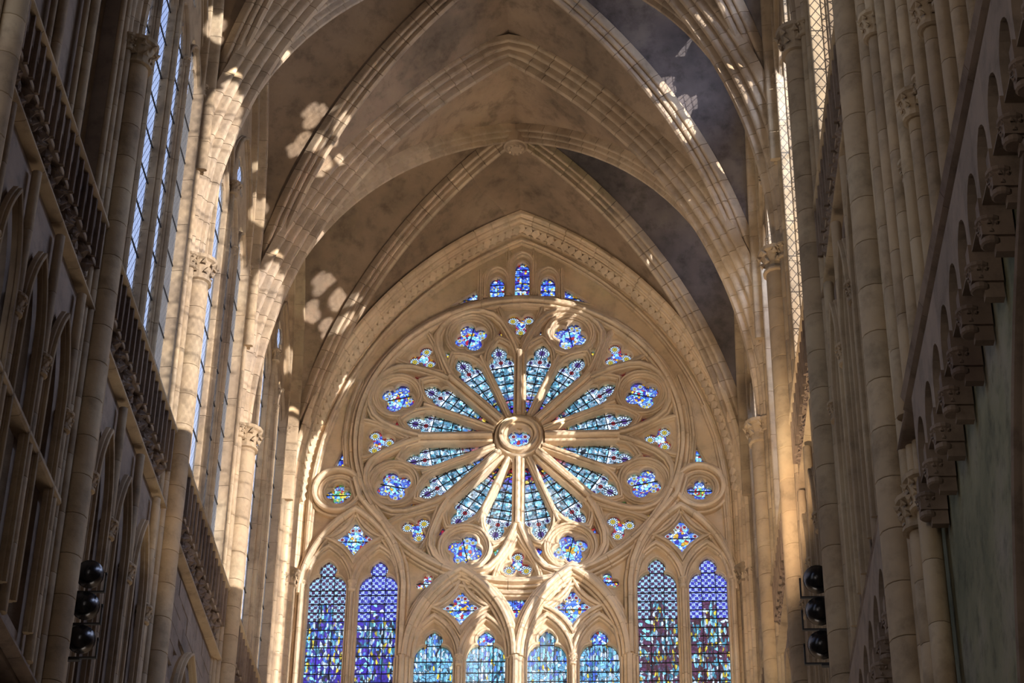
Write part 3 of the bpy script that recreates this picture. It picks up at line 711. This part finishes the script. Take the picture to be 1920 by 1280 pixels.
for bi in range(4):
    y1, y0 = PY[bi], PY[bi+1]; mid = (y0+y1)/2
    if bi < 3:
        for ye, fn in ((y0, 'near'), (y1, 'far')):
            for s_, sd_ in ((-1, 'left'), (1, 'right')):
                r = root('diagonal_rib', (s_*DHW, ye, ZS), 'slender diagonal rib on the %s, %s half of the %s' % (sd_, fn, bay_names[bi]), 'rib', 'diagonal ribs of the vault')
                L = hypot(DHW, ye-mid); dx, dy = s_*DHW/L, (ye-mid)/L
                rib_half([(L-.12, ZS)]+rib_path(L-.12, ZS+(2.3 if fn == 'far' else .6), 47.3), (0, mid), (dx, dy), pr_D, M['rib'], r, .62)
        r = root('boss', (0, mid, 47.2), 'round carved keystone where the diagonals cross in the %s' % bay_names[bi], 'boss', 'vault bosses')
        V, Fc = lathe([(.12, -.22), (.30, -.20), (.34, -.12), (.40, -.10), (.42, 0), (.40, .35)], 20); obj('boss_disc', mesh('boss_disc', V, Fc, M['rib'], True), r)
        for i in range(10):
            b = MB(); b.add(*lathe([(.02, -.06), (.07, -.02), (.05, .05)], 6)); o = obj('leaf', mesh('leaf', b.V, b.F, M['rib']), r, (.23*cos(i*pi/5), .23*sin(i*pi/5), -.20))
    # webs
    n = 26
    for ye in (y0, y1):                                     # axial cells
        for s_ in (-1, 1):
            V = []; Fc = []; m_ = 8
            LD = hypot(DHW, ye-mid); st = 2.3 if ye == y1 else .6
            for i in range(n+1):
                x = 7.32*(1-(1-i/n)**1.6); zt = archz(x, ZS, 47.75, 7.5) if (bi or ye != y1) else 38.8+WALLZ+sqrt(max(0, (WALLR+.44)**2-(x-WALLC)**2)); yw = ye if (bi or ye != y1) else 61.6; yd = mid+(ye-mid)*min(1, x/DHW); zd = archz(x/DHW*LD, ZS+st, 47.85, LD+.28)
                for j in range(m_+1):
                    f = j/m_; V.append((s_*x, yw+(yd-yw)*f, zt+(zd-zt)*f+.10*sin(pi*f)))
            Fc = [(i*(m_+1)+j, i*(m_+1)+j+1, (i+1)*(m_+1)+j+1, (i+1)*(m_+1)+j) for i in range(n) for j in range(m_)]
            obj('vault_web', mesh('vault_web', [(a, b_-45, c-47) for a, b_, c in V], Fc, M['web'], True), ceiling)
    for s_ in (-1, 1):                                      # lateral cells
        V = []; m_ = 10; LD = hypot(DHW, y1-mid)
        for i in range(2*n+1):
            t = -1+i/n; t = math.copysign(1-(1-abs(t))**1.5, t) if t else 0; y = mid+t*(y1-mid); xd = DHW*abs(t); zd = archz(abs(t)*LD, ZS+(2.3 if t > 0 else .6), 47.85, LD+.28)
            zw = archz(t*(y1-mid), 39.6, 47.35, (y1-mid)*.89)
            for j in range(m_+1):
                f = j/m_; V.append((s_*(xd+(7.5-xd)*f), y, zd+(zw-zd)*f+.12*sin(pi*f)))
        Fc = [(i*(m_+1)+j, i*(m_+1)+j+1, (i+1)*(m_+1)+j+1, (i+1)*(m_+1)+j) for i in range(2*n) for j in range(m_)]
        obj('vault_web', mesh('vault_web', [(a, b_-45, c-47) for a, b_, c in V], Fc, M['web'] if s_ < 0 else M['webr'], True), ceiling)

# ================================================ PIERS
SH = [(.22, 0, .27, 'main'), (.06, .34, .10, 't'), (-.01, .50, .085, 't'), (-.08, .64, .08, 't'),
      (.06, -.34, .10, 't'), (-.01, -.50, .085, 't'), (-.08, -.64, .08, 't')]
_dm = {}
def drum_mesh(r, h, m):
    k = (r, round(h, 3), m.name)
    if k not in _dm:
        V, Fc = lathe([(r*.97, .004), (r, .012), (r, h-.012), (r*.97, h-.004)], 14 if r > .2 else 10); _dm[k] = mesh('drum', V, Fc, m, True)
    return _dm[k]
def shaft(parent, x, y, z0, z1, r, dh, m, capz=None, ph=0.):
    n = max(1, round((z1-z0)/dh)); h = (z1-z0)/n; me = drum_mesh(r, h, m)
    for i in range(n): obj('drum', me, parent, Vector((x, y, z0+i*h))-parent.location)
    if capz: obj('capital', capital_mesh(r*(1 if r > .2 else 1.25), m), parent, Vector((x, y, capz))-parent.location)
PN = ['slim clustered pier in the corner beside the rose wall', 'clustered pier, first out from the rose wall', 'clustered pier, second out from the rose wall', 'clustered pier carrying three round floodlights', 'dark clustered pier in the foreground', 'foreground shafts at the picture edge']
for k, y in enumerate(PY):
    for s_, sd_ in ((-1, 'left'), (1, 'right')):
        if k == 5: continue
        m = M['pier']
        zb = (20, 18, 16, 14, 10, 8)[k]
        r = root('clustered_pier', (s_*7.3, y, zb), '%s, %s side' % (PN[k], sd_), 'pier', 'clustered piers')
        b = MB(); core = [(-.6, -.70), (-.14, -.66), (-.08, -.50), (.0, -.32), (.12, -.15), (.12, .15), (.0, .32), (-.08, .50), (-.14, .66), (-.6, .70)]
        if k == 0: core = [(-.6, -.62), (-.10, -.58), (.0, -.34), (.12, -.15), (.12, .15), (-.6, .3)]
        V = [(s_*(7.4-c), y+d, zb) for c, d in core]+[(s_*(7.4-min(c, .05)), y+d, 34.2) for c, d in core]+[(s_*(7.4-min(c, -.05)), y+d*.9, 38.5) for c, d in core]
        nc = len(core); b.add(V, [(i+q*nc, (i+1) % nc+q*nc, (i+1) % nc+(q+1)*nc, i+(q+1)*nc) for i in range(nc) for q in (0, 1)]+[tuple(range(2*nc, 3*nc)), tuple(reversed(range(nc)))])
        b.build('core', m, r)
        sc = 1.0 if k != 0 else .8
        for c, d, rr, kind in SH:
            if k == 0 and (d > .2 or d < -.7): continue
            if kind == 'main':
                zc = ZS-.55 if k else ZS-.2
                shaft(r, s_*(7.4-c), y+d, zb, zc, rr*sc, .84, m, zc)
            else:
                deep = abs(d) > .6
                top = 38.6 if deep else (36.4 if abs(d) > .45 else ZS-.3)
                shaft(r, s_*(7.4-c), y+d, zb, top, rr, 1.25, m, top if not deep else 38.4)

# ================================================ SIDE WALLS
def pillow_leaf(seed, m):
    rr = random.Random(seed); b = MB()
    for i in range(9):
        cx, cz = rr.uniform(-.32, .32), rr.uniform(-.33, .33); s = rr.uniform(.10, .17); a = rr.uniform(0, 6.28); d = rr.uniform(.06, .2)
        V = [(0, 0, 0)]+[(0, s*cos(a+t)*(1 if j % 2 else .5), s*sin(a+t)*(1 if j % 2 else .5)) for j, t in enumerate([i_*pi/4 for i_ in range(8)])]
        V = [(d if q == 0 else d*.35, v[1]+cx, v[2]+cz) for q, v in enumerate(V)]+[(-.05, v[1]*1.2+cx, v[2]*1.2+cz) for v in V[1:]]
        b.add(V, [(0, 1+j, 1+(j+1) % 8) for j in range(8)]+[(1+j, 9+j, 9+(j+1) % 8, 1+(j+1) % 8) for j in range(8)])
    return mesh('leaf_carving', b.V, b.F, m)
leafm = [pillow_leaf(i, M['dark']) for i in range(4)]
def panel_mesh(m):
    """parapet panel: two cusped arches hanging between little ribs"""
    b = MB(); pl = lambda a, b_, c: (c, a, b_)
    hs = [lancet(dx, -.42, .15, .02, .12, .08, .36) for dx in (-.2, .2)]
    b.add(*plate_mesh(pl, [(-.42, -.55), (.42, -.55), (.42, .55), (-.42, .55)], hs, -.06, .06))
    for dx in (-.41, 0, .41): b.box((.02, dx-.035, -.55), (.14, dx+.035, .55))
    b.box((-.10, -.42, -.5), (-.07, .42, .5))
    return mesh('parapet_panel', b.V, b.F, m)
panm = panel_mesh(M['dark'])
walls = {-1: root('wall_left', (-7.4, 44, 14), kind='structure'), 1: root('wall_right', (7.4, 44, 14), kind='structure')}
pr_str = [(-.14, -.1), (-.14, .18), (-.06, .30), (.06, .32), (.12, .26), (.14, -.1)]
p_cm = rolls([(-.09, -.13, .04), (0, -.03, .075), (.09, -.13, .04)], .13, -.27)
p_sm = rolls([(-.055, -.17, .03), (0, -.09, .055), (.055, -.17, .03)], .09, -.27)
p_fr = rolls([(-.12, -.02, .045), (-.02, -.09, .045), (.07, -.17, .04)], .15, -.27)
wn = 0
for s_, sd_ in ((-1, 'left'), (1, 'right')):
    pl = PS(s_); W = walls[s_]
    for bi in range(5):
        y1, y0 = PY[bi], PY[bi+1]; mid = (y0+y1)/2
        if bi == 0: y1 = 62.2
        if bi == 4 and s_ < 0: continue
        hw = min((PY[bi]-PY[bi+1])/2-.72, 3.6)
        if bi == 0: hw = 3.2
        blind = (bi == 3 and s_ < 0) or bi == 4
        ZSILL, ZSP, ZAP = 28.45, 39.6, 47.1
        wholes = []
        if not blind: wholes.append(parch(mid, ZSP, hw+.02, ZAP-ZSP+.1, 12, ZSILL))
        else: wholes.append(parch(mid, ZSP, hw, ZAP-ZSP, 12, ZSILL))
        # upper wall with the window cut out
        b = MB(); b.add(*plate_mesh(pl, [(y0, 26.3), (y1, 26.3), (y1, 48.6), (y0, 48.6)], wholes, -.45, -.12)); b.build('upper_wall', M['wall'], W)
        # lower wall: triforium or plain ashlar
        lows = []
        if bi == 4: pass
        elif bi in (2, 3):
            for dy in (-1.95, 0, 1.95): lows.append(parch(mid+dy, 23.2, .62, 1.75, 8, 18.6))
        else: lows.append(parch(mid, 22.6, 1.3, 2.1, 8, 18.6))
        top = 26.3
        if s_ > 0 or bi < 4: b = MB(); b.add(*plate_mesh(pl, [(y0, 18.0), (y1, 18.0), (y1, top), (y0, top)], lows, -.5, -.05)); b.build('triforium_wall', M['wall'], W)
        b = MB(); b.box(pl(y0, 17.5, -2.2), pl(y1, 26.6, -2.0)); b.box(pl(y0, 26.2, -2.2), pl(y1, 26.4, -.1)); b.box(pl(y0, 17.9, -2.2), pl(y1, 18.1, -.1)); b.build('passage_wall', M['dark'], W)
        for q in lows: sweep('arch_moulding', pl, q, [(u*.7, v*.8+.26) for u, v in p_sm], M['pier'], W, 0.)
        if bi == 4:
            for i in range(22):
                yv = 27.15-.46*i; r_ = (.125, .09)[i % 2]
                shaft(W, 7.4-(.10, .02)[i % 2], yv, 18.2, 28.3, r_, 1.1, M['pier'], 20.7 if i % 4 in (0, 1) and i > 4 else (24.6 if i % 4 == 2 else None))
        if bi in (2, 3):
            for dy in (-2.92, -.975, .975, 2.92):
                shaft(W, s_*(7.4-.10), mid+dy, 18.2, 26.1, .10, 1.3, M['pier'], 23.0)
        # ashlar blocks on the plain bays
        if bi in (0, 1):
            z = 18.2; row = 0
            while z < 26.0:
                y = y0+1.0+(.4 if row % 2 else 0); 
                while y < min(y1, PY[bi])-1.05:
                    wd = .82; c1, c2 = y+.01, min(y+wd-.01, PY[bi]-1.02)
                    inside = any(inpoly((c1+c2)/2, z+.22, q) or inpoly(c1, z+.22, q) or inpoly(c2, z+.22, q) or inpoly(c1, z+.05, q) or inpoly(c2, z+.05, q) for q in lows)
                    if not inside and c2-c1 > .1:
                        q = random.uniform(0, .02); b = MB(); b.box(pl(c1, z+.012, -.06), pl(c2, z+.448, .0+q)); b.build('stone', M['wall'], W)
                    y += wd
                z += .46; row += 1
        # frieze and parapet
        yy = y0+1.05; i = 0; ye = min(y1, PY[bi])-1.05+.2
        while yy < ye:
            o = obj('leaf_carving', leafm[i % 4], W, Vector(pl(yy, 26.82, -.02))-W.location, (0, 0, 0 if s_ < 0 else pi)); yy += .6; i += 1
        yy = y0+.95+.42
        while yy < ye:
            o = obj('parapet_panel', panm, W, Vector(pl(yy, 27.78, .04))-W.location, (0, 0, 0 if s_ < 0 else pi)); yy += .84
        for z, k_ in ((28.42, .75), (26.34, .6), (27.3, .4), (18.05, .6)):
            sweep('string_course', pl, [(y0+.3, z), (min(y1, PY[bi])-.3, z)], [(u*k_, v*k_) for u, v in pr_str], M['pier'] if z > 20 else M['dark'], W, -.02, seg=1.5)
        if blind:
            b = MB(); b.box(pl(y0+.5, 28.3, -.9), pl(y1-.5, 47.5, -.55)); b.build('blind_wall', M['wall'], W)
            for yv in (mid-2.05, mid, mid+2.05):
                shaft(W, s_*(7.4+.28), yv, 28.5, 39.2, .12, 1.6, M['pier'], 39.0)
                shaft(W, s_*(7.4+.38), yv-.22, 28.5, 39.2, .07, 1.6, M['pier'])
            continue
        # clerestory window
        names = ['beside the rose wall', 'second from the rose wall', 'third from the rose wall, half hidden by the vault arch', 'fourth from the rose wall', 'nearest the camera']
        rw = root('clerestory_window', pl(mid, ZSILL, -.4), 'tall four-light clear leaded clerestory window on the %s, %s' % (sd_, names[bi]), 'window', 'clerestory windows')
        lw = hw/4; H = []
        cxs = [mid+lw*(2*i-3) for i in range(4)]
        for cx in cxs: H.append(lancet(cx, ZSILL+.1, lw-.10, 38.3, 38.75, .30, 39.5))
        for cx in (mid-hw/2, mid+hw/2): H.append(foil(cx, 40.7, 4, .34, .27, .3, pi/4))
        oc = (mid, 43.45); ro = min(1.45, hw*.44)
        H.append(circ(*oc, ro*.31, 20))
        for j in range(6):
            an = rad(60*j+30); H.append(foil(oc[0]+ro*.67*cos(an), oc[1]+ro*.67*sin(an), 3, .15*ro, .165*ro, .16*ro, an))
            if j == 0: pass
        H.append([(mid-.16, 45.3), (mid+.16, 45.3), (mid, 46.2)])
        for q in (-1, 1): H.append(foil(mid+q*hw*.64, 41.9, 3, .16, .14, .14, 0))
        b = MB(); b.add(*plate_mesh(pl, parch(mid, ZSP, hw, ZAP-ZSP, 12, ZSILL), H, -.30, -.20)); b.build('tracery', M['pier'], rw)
        rows = [ZSILL+.1+1.06*i for i in range(10)]+[39.1]
        for i, cx in enumerate(cxs):
            panes(pl, H[i], [cx-lw, cx+lw], rows, -.25, lambda x, y: M['g_clear'], rw, None, .012); bars(pl, H[i], [], rows, -.25, rw, None, .015)
        for q in H[4:]:
            b = MB(); b.add([pl(p[0], p[1], -.25) for p in q], [tuple(range(len(q)))]); b.build('pane', M['g_clear'], rw)
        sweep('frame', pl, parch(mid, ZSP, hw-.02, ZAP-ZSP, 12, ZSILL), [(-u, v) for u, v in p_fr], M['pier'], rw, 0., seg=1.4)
        for q in (-1, 1):
            sweep('tracery_arch', pl, parch(mid+q*hw/2, 39.0, hw/2, 3.1, 8), p_sm, M['pier'], rw)
            sweep('mullion', pl, [(mid+q*hw/2, ZSILL), (mid+q*hw/2, 38.1)], p_sm, M['pier'], rw, seg=1.6)
            obj('capital', capital_mesh(.075, M['pier']), rw, Vector(pl(mid+q*hw/2, 37.9, -.16))-rw.location)
        for cx in cxs: sweep('tracery_arch', pl, parch(cx, 37.9, lw, 1.35, 6), [(u*.8, v-.03) for u, v in p_sm], M['pier'], rw)
        sweep('mullion', pl, [(mid, ZSILL), (mid, 39.0)], p_cm, M['pier'], rw, seg=1.6)
        obj('capital', capital_mesh(.12, M['pier']), rw, Vector(pl(mid, 38.8, .0))-rw.location)
        sweep('oculus_ring', pl, circ(*oc, ro*.98, 32), p_sm, M['pier'], rw, 0., True)
    # wall ribs
for s_, sd_ in ((-1, 'left'), (1, 'right')):
    pl = PS(s_)
    for bi in range(3):
        y1, y0 = PY[bi], PY[bi+1]; mid = (y0+y1)/2; h_ = (y1-y0)/2
        r = root('wall_rib', pl(mid, 38.6, 0), 'pointed wall rib over the %s clerestory window, %s' % (sd_, bay_names[bi]), 'rib', 'wall ribs')
        sweep('voussoir', pl, parch(mid, 39.6, h_*.87, 7.75, 12, 36.), [(u*1.0, v) for u, v in rolls([(-.1, .10, .06), (.04, .18, .08)], .16, -.1)], M['pier'], r, 0., seg=.9)

sweep('string_course', PS(-1), [(28.9, 21.6), (35.3, 21.6)], [(u*.8, v*.7) for u, v in pr_str], M['pier'], walls[-1], .0, seg=1.6)
# ---- lower right: arcade wall, corbel table
Wr = walls[1]
for bi in (3, 4):
    pl = (lambda a, b, c: PS(1)(a, b, c-.12)) if bi == 4 else PS(1)
    y1, y0 = PY[bi], PY[bi+1]; mid = (y0+y1)/2
    am = 17.9 if bi == 4 else mid; ah = 3.9 if bi == 4 else 3.; arcq = parch(am, 8.5, ah, 7.0, 14, 2.)
    b = MB(); b.add(*plate_mesh(pl, [(y0, 1.), (y1, 1.), (y1, 18.), (y0, 18.)], [arcq], -1.2, -.05)); b.build('arcade_wall', M['green'], Wr)
    for off, c_ in ((0., 0.), (.28, .12)):
        sweep('arcade_moulding', pl, parch(am, 8.5, ah+off, 7.0+off*1.2, 14, 2.), [(-u, v+.1+c_) for u, v in p_sm], M['dark'], Wr, 0.)
    yy = y0+.9
    while yy < (25.6 if bi == 4 else y1-.8):
        c = root('corbel_bracket', pl(yy, 16.3, 0)) if False else None
        b = MB(); ar = [(yy+x, z) for x, z in parch(0, 16.75, .33, .42, 5, 16.35)]
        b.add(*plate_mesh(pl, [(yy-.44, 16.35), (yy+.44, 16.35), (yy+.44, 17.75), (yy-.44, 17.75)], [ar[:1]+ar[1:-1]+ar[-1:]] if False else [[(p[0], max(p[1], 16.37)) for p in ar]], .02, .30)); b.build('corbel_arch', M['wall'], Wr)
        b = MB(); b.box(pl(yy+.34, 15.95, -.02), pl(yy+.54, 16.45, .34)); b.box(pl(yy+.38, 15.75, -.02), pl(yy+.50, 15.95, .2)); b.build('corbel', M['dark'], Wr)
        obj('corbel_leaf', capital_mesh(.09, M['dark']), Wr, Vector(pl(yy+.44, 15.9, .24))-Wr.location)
        yy += .88
    sweep('string_course', PS(1), [(y0+.6, 18.05), (y1-.75 if bi == 3 else 26.5, 18.05)], [(-.2, -.3), (-.2, .40), (-.1, .46), (.02, .40), (.12, .44), (.2, .3), (.2, -.3)], M['dark'], Wr, -.22, seg=2.6)
for yv, c_ in ((26.25, .06), (26.85, .10)): shaft(Wr, 7.4-c_, yv, 8, 16.3, .15, .9, M['pier'], 16.2)

# ================================================ FLOODLIGHTS
def floodlight(loc, s_, label):
    r = root('floodlight', loc, label, 'lamp', 'round floodlights on the piers')
    V, Fc = lathe([(.10, -.22), (.17, -.16), (.24, -.02), (.26, .04), (.275, .06)], 20)
    tilt = (rad(-58), 0, rad(-14*s_))
    hs_ = obj('housing', mesh('housing', V, Fc, M['lampmetal'], True), r, (0, 0, 0), tilt)
    V, Fc = lathe([(.25, .055), (.24, .075), (.10, .09)], 20); obj('lens', mesh('lens', V, Fc, M['lens'], True), hs_)
    b = MB(); b.box((-.34, -.03, -.03), (-.31, .03, .03)); b.box((.31, -.03, -.03), (.34, .03, .03)); b.box((-.34, -.03, -.36), (-.31, .03, .0)); b.box((.31, -.03, -.36), (.34, .03, 0)); b.box((-.34, -.03, -.39), (.34, .03, -.36))
    obj('yoke', mesh('yoke', b.V, b.F, M['iron']), r)
    b = MB(); b.box((-.03 if s_ > 0 else -.55, -.05, -.43), (.55 if s_ > 0 else .03, .05, -.37)); obj('bracket', mesh('bracket', b.V, b.F, M['iron']), r)
for s_, sd_ in ((-1, 'left'), (1, 'right')):
    for z, nm in ((20.95, 'top'), (20.28, 'middle'), (19.58, 'bottom')):
        floodlight((s_*6.93, 37.0 if s_ < 0 else 37.5, z), s_, '%s one of three round black floodlights on the %s pier' % (nm, sd_))

# ================================================ FLOOR
b = MB(); b.box((-16, -6, -.3), (16, 64, 0)); o = b.build('floor', M['floor'], None, kind='structure')

# ================================================ THE REST OF THE NAVE (behind and below the view)
b = MB(); b.box((-16, -20, -.3), (16, -6, 0)); b.build('paving', M['floor'], o)
for s_ in (-1, 1):
    b = MB(); x0, x1 = sorted((s_*7.95, s_*8.4)); b.box((x0, -20, 0), (x1, 19.9, 48.5)); b.box((x0, 19.9, 0), (x1, 63, 18 if s_ < 0 else 6)); b.build('nave_wall', M['wall'], walls[s_])
b = MB(); b.box((8.6, 19.9, 0), (9.0, 63, 18)); b.build('aisle_wall', M['wall'], walls[1])
b = MB(); b.box((-8.4, -20, 48.2), (8.4, 28.07, 48.6)); b.build('rear_vault', M['web'], ceiling)
b = MB(); b.box((-8.4, -20.5, 0), (8.4, -20, 48.6)); b.build('wall_front', M['wall'], None, kind='structure')
b = MB(); b.box((-8.4, 61.9, 0), (8.4, 62.3, 26)); b.build('lower_wall', M['trac'], wall_back)

# added, unseen turret standing outside the right-hand wall, to keep sun off part of the end wall
t_ = root('sun_blocker', (11.3, 56.7, 0), 'added unseen octagonal turret outside the right wall by the rose wall', 'blocker')
V, Fc = lathe([(2.4, 0), (2.4, 52), (2.6, 52.2), (2.6, 52.8), (.1, 60)], 8); obj('shaft', mesh('shaft', V, Fc, M['wall']), t_)
t_ = root('outer_sun_blocker', (11.3, 47.5, 0), 'added unseen stepped buttress outside the right wall, second bay', 'occluder')  # added out of view to cut sun on the end wall's left side
b = MB(); b.box((10.4, 46.6, 0), (12.2, 48.4, 34)); b.box((10.7, 46.7, 34), (11.9, 48.3, 40.2)); b.add([(10.7, 46.7, 40.2), (11.9, 46.7, 40.2), (11.9, 48.3, 40.2), (10.7, 48.3, 40.2), (11.3, 47.5, 41.6)], [(0, 1, 4), (1, 2, 4), (2, 3, 4), (3, 0, 4)]); b.build('shaft', M['wall'], t_)
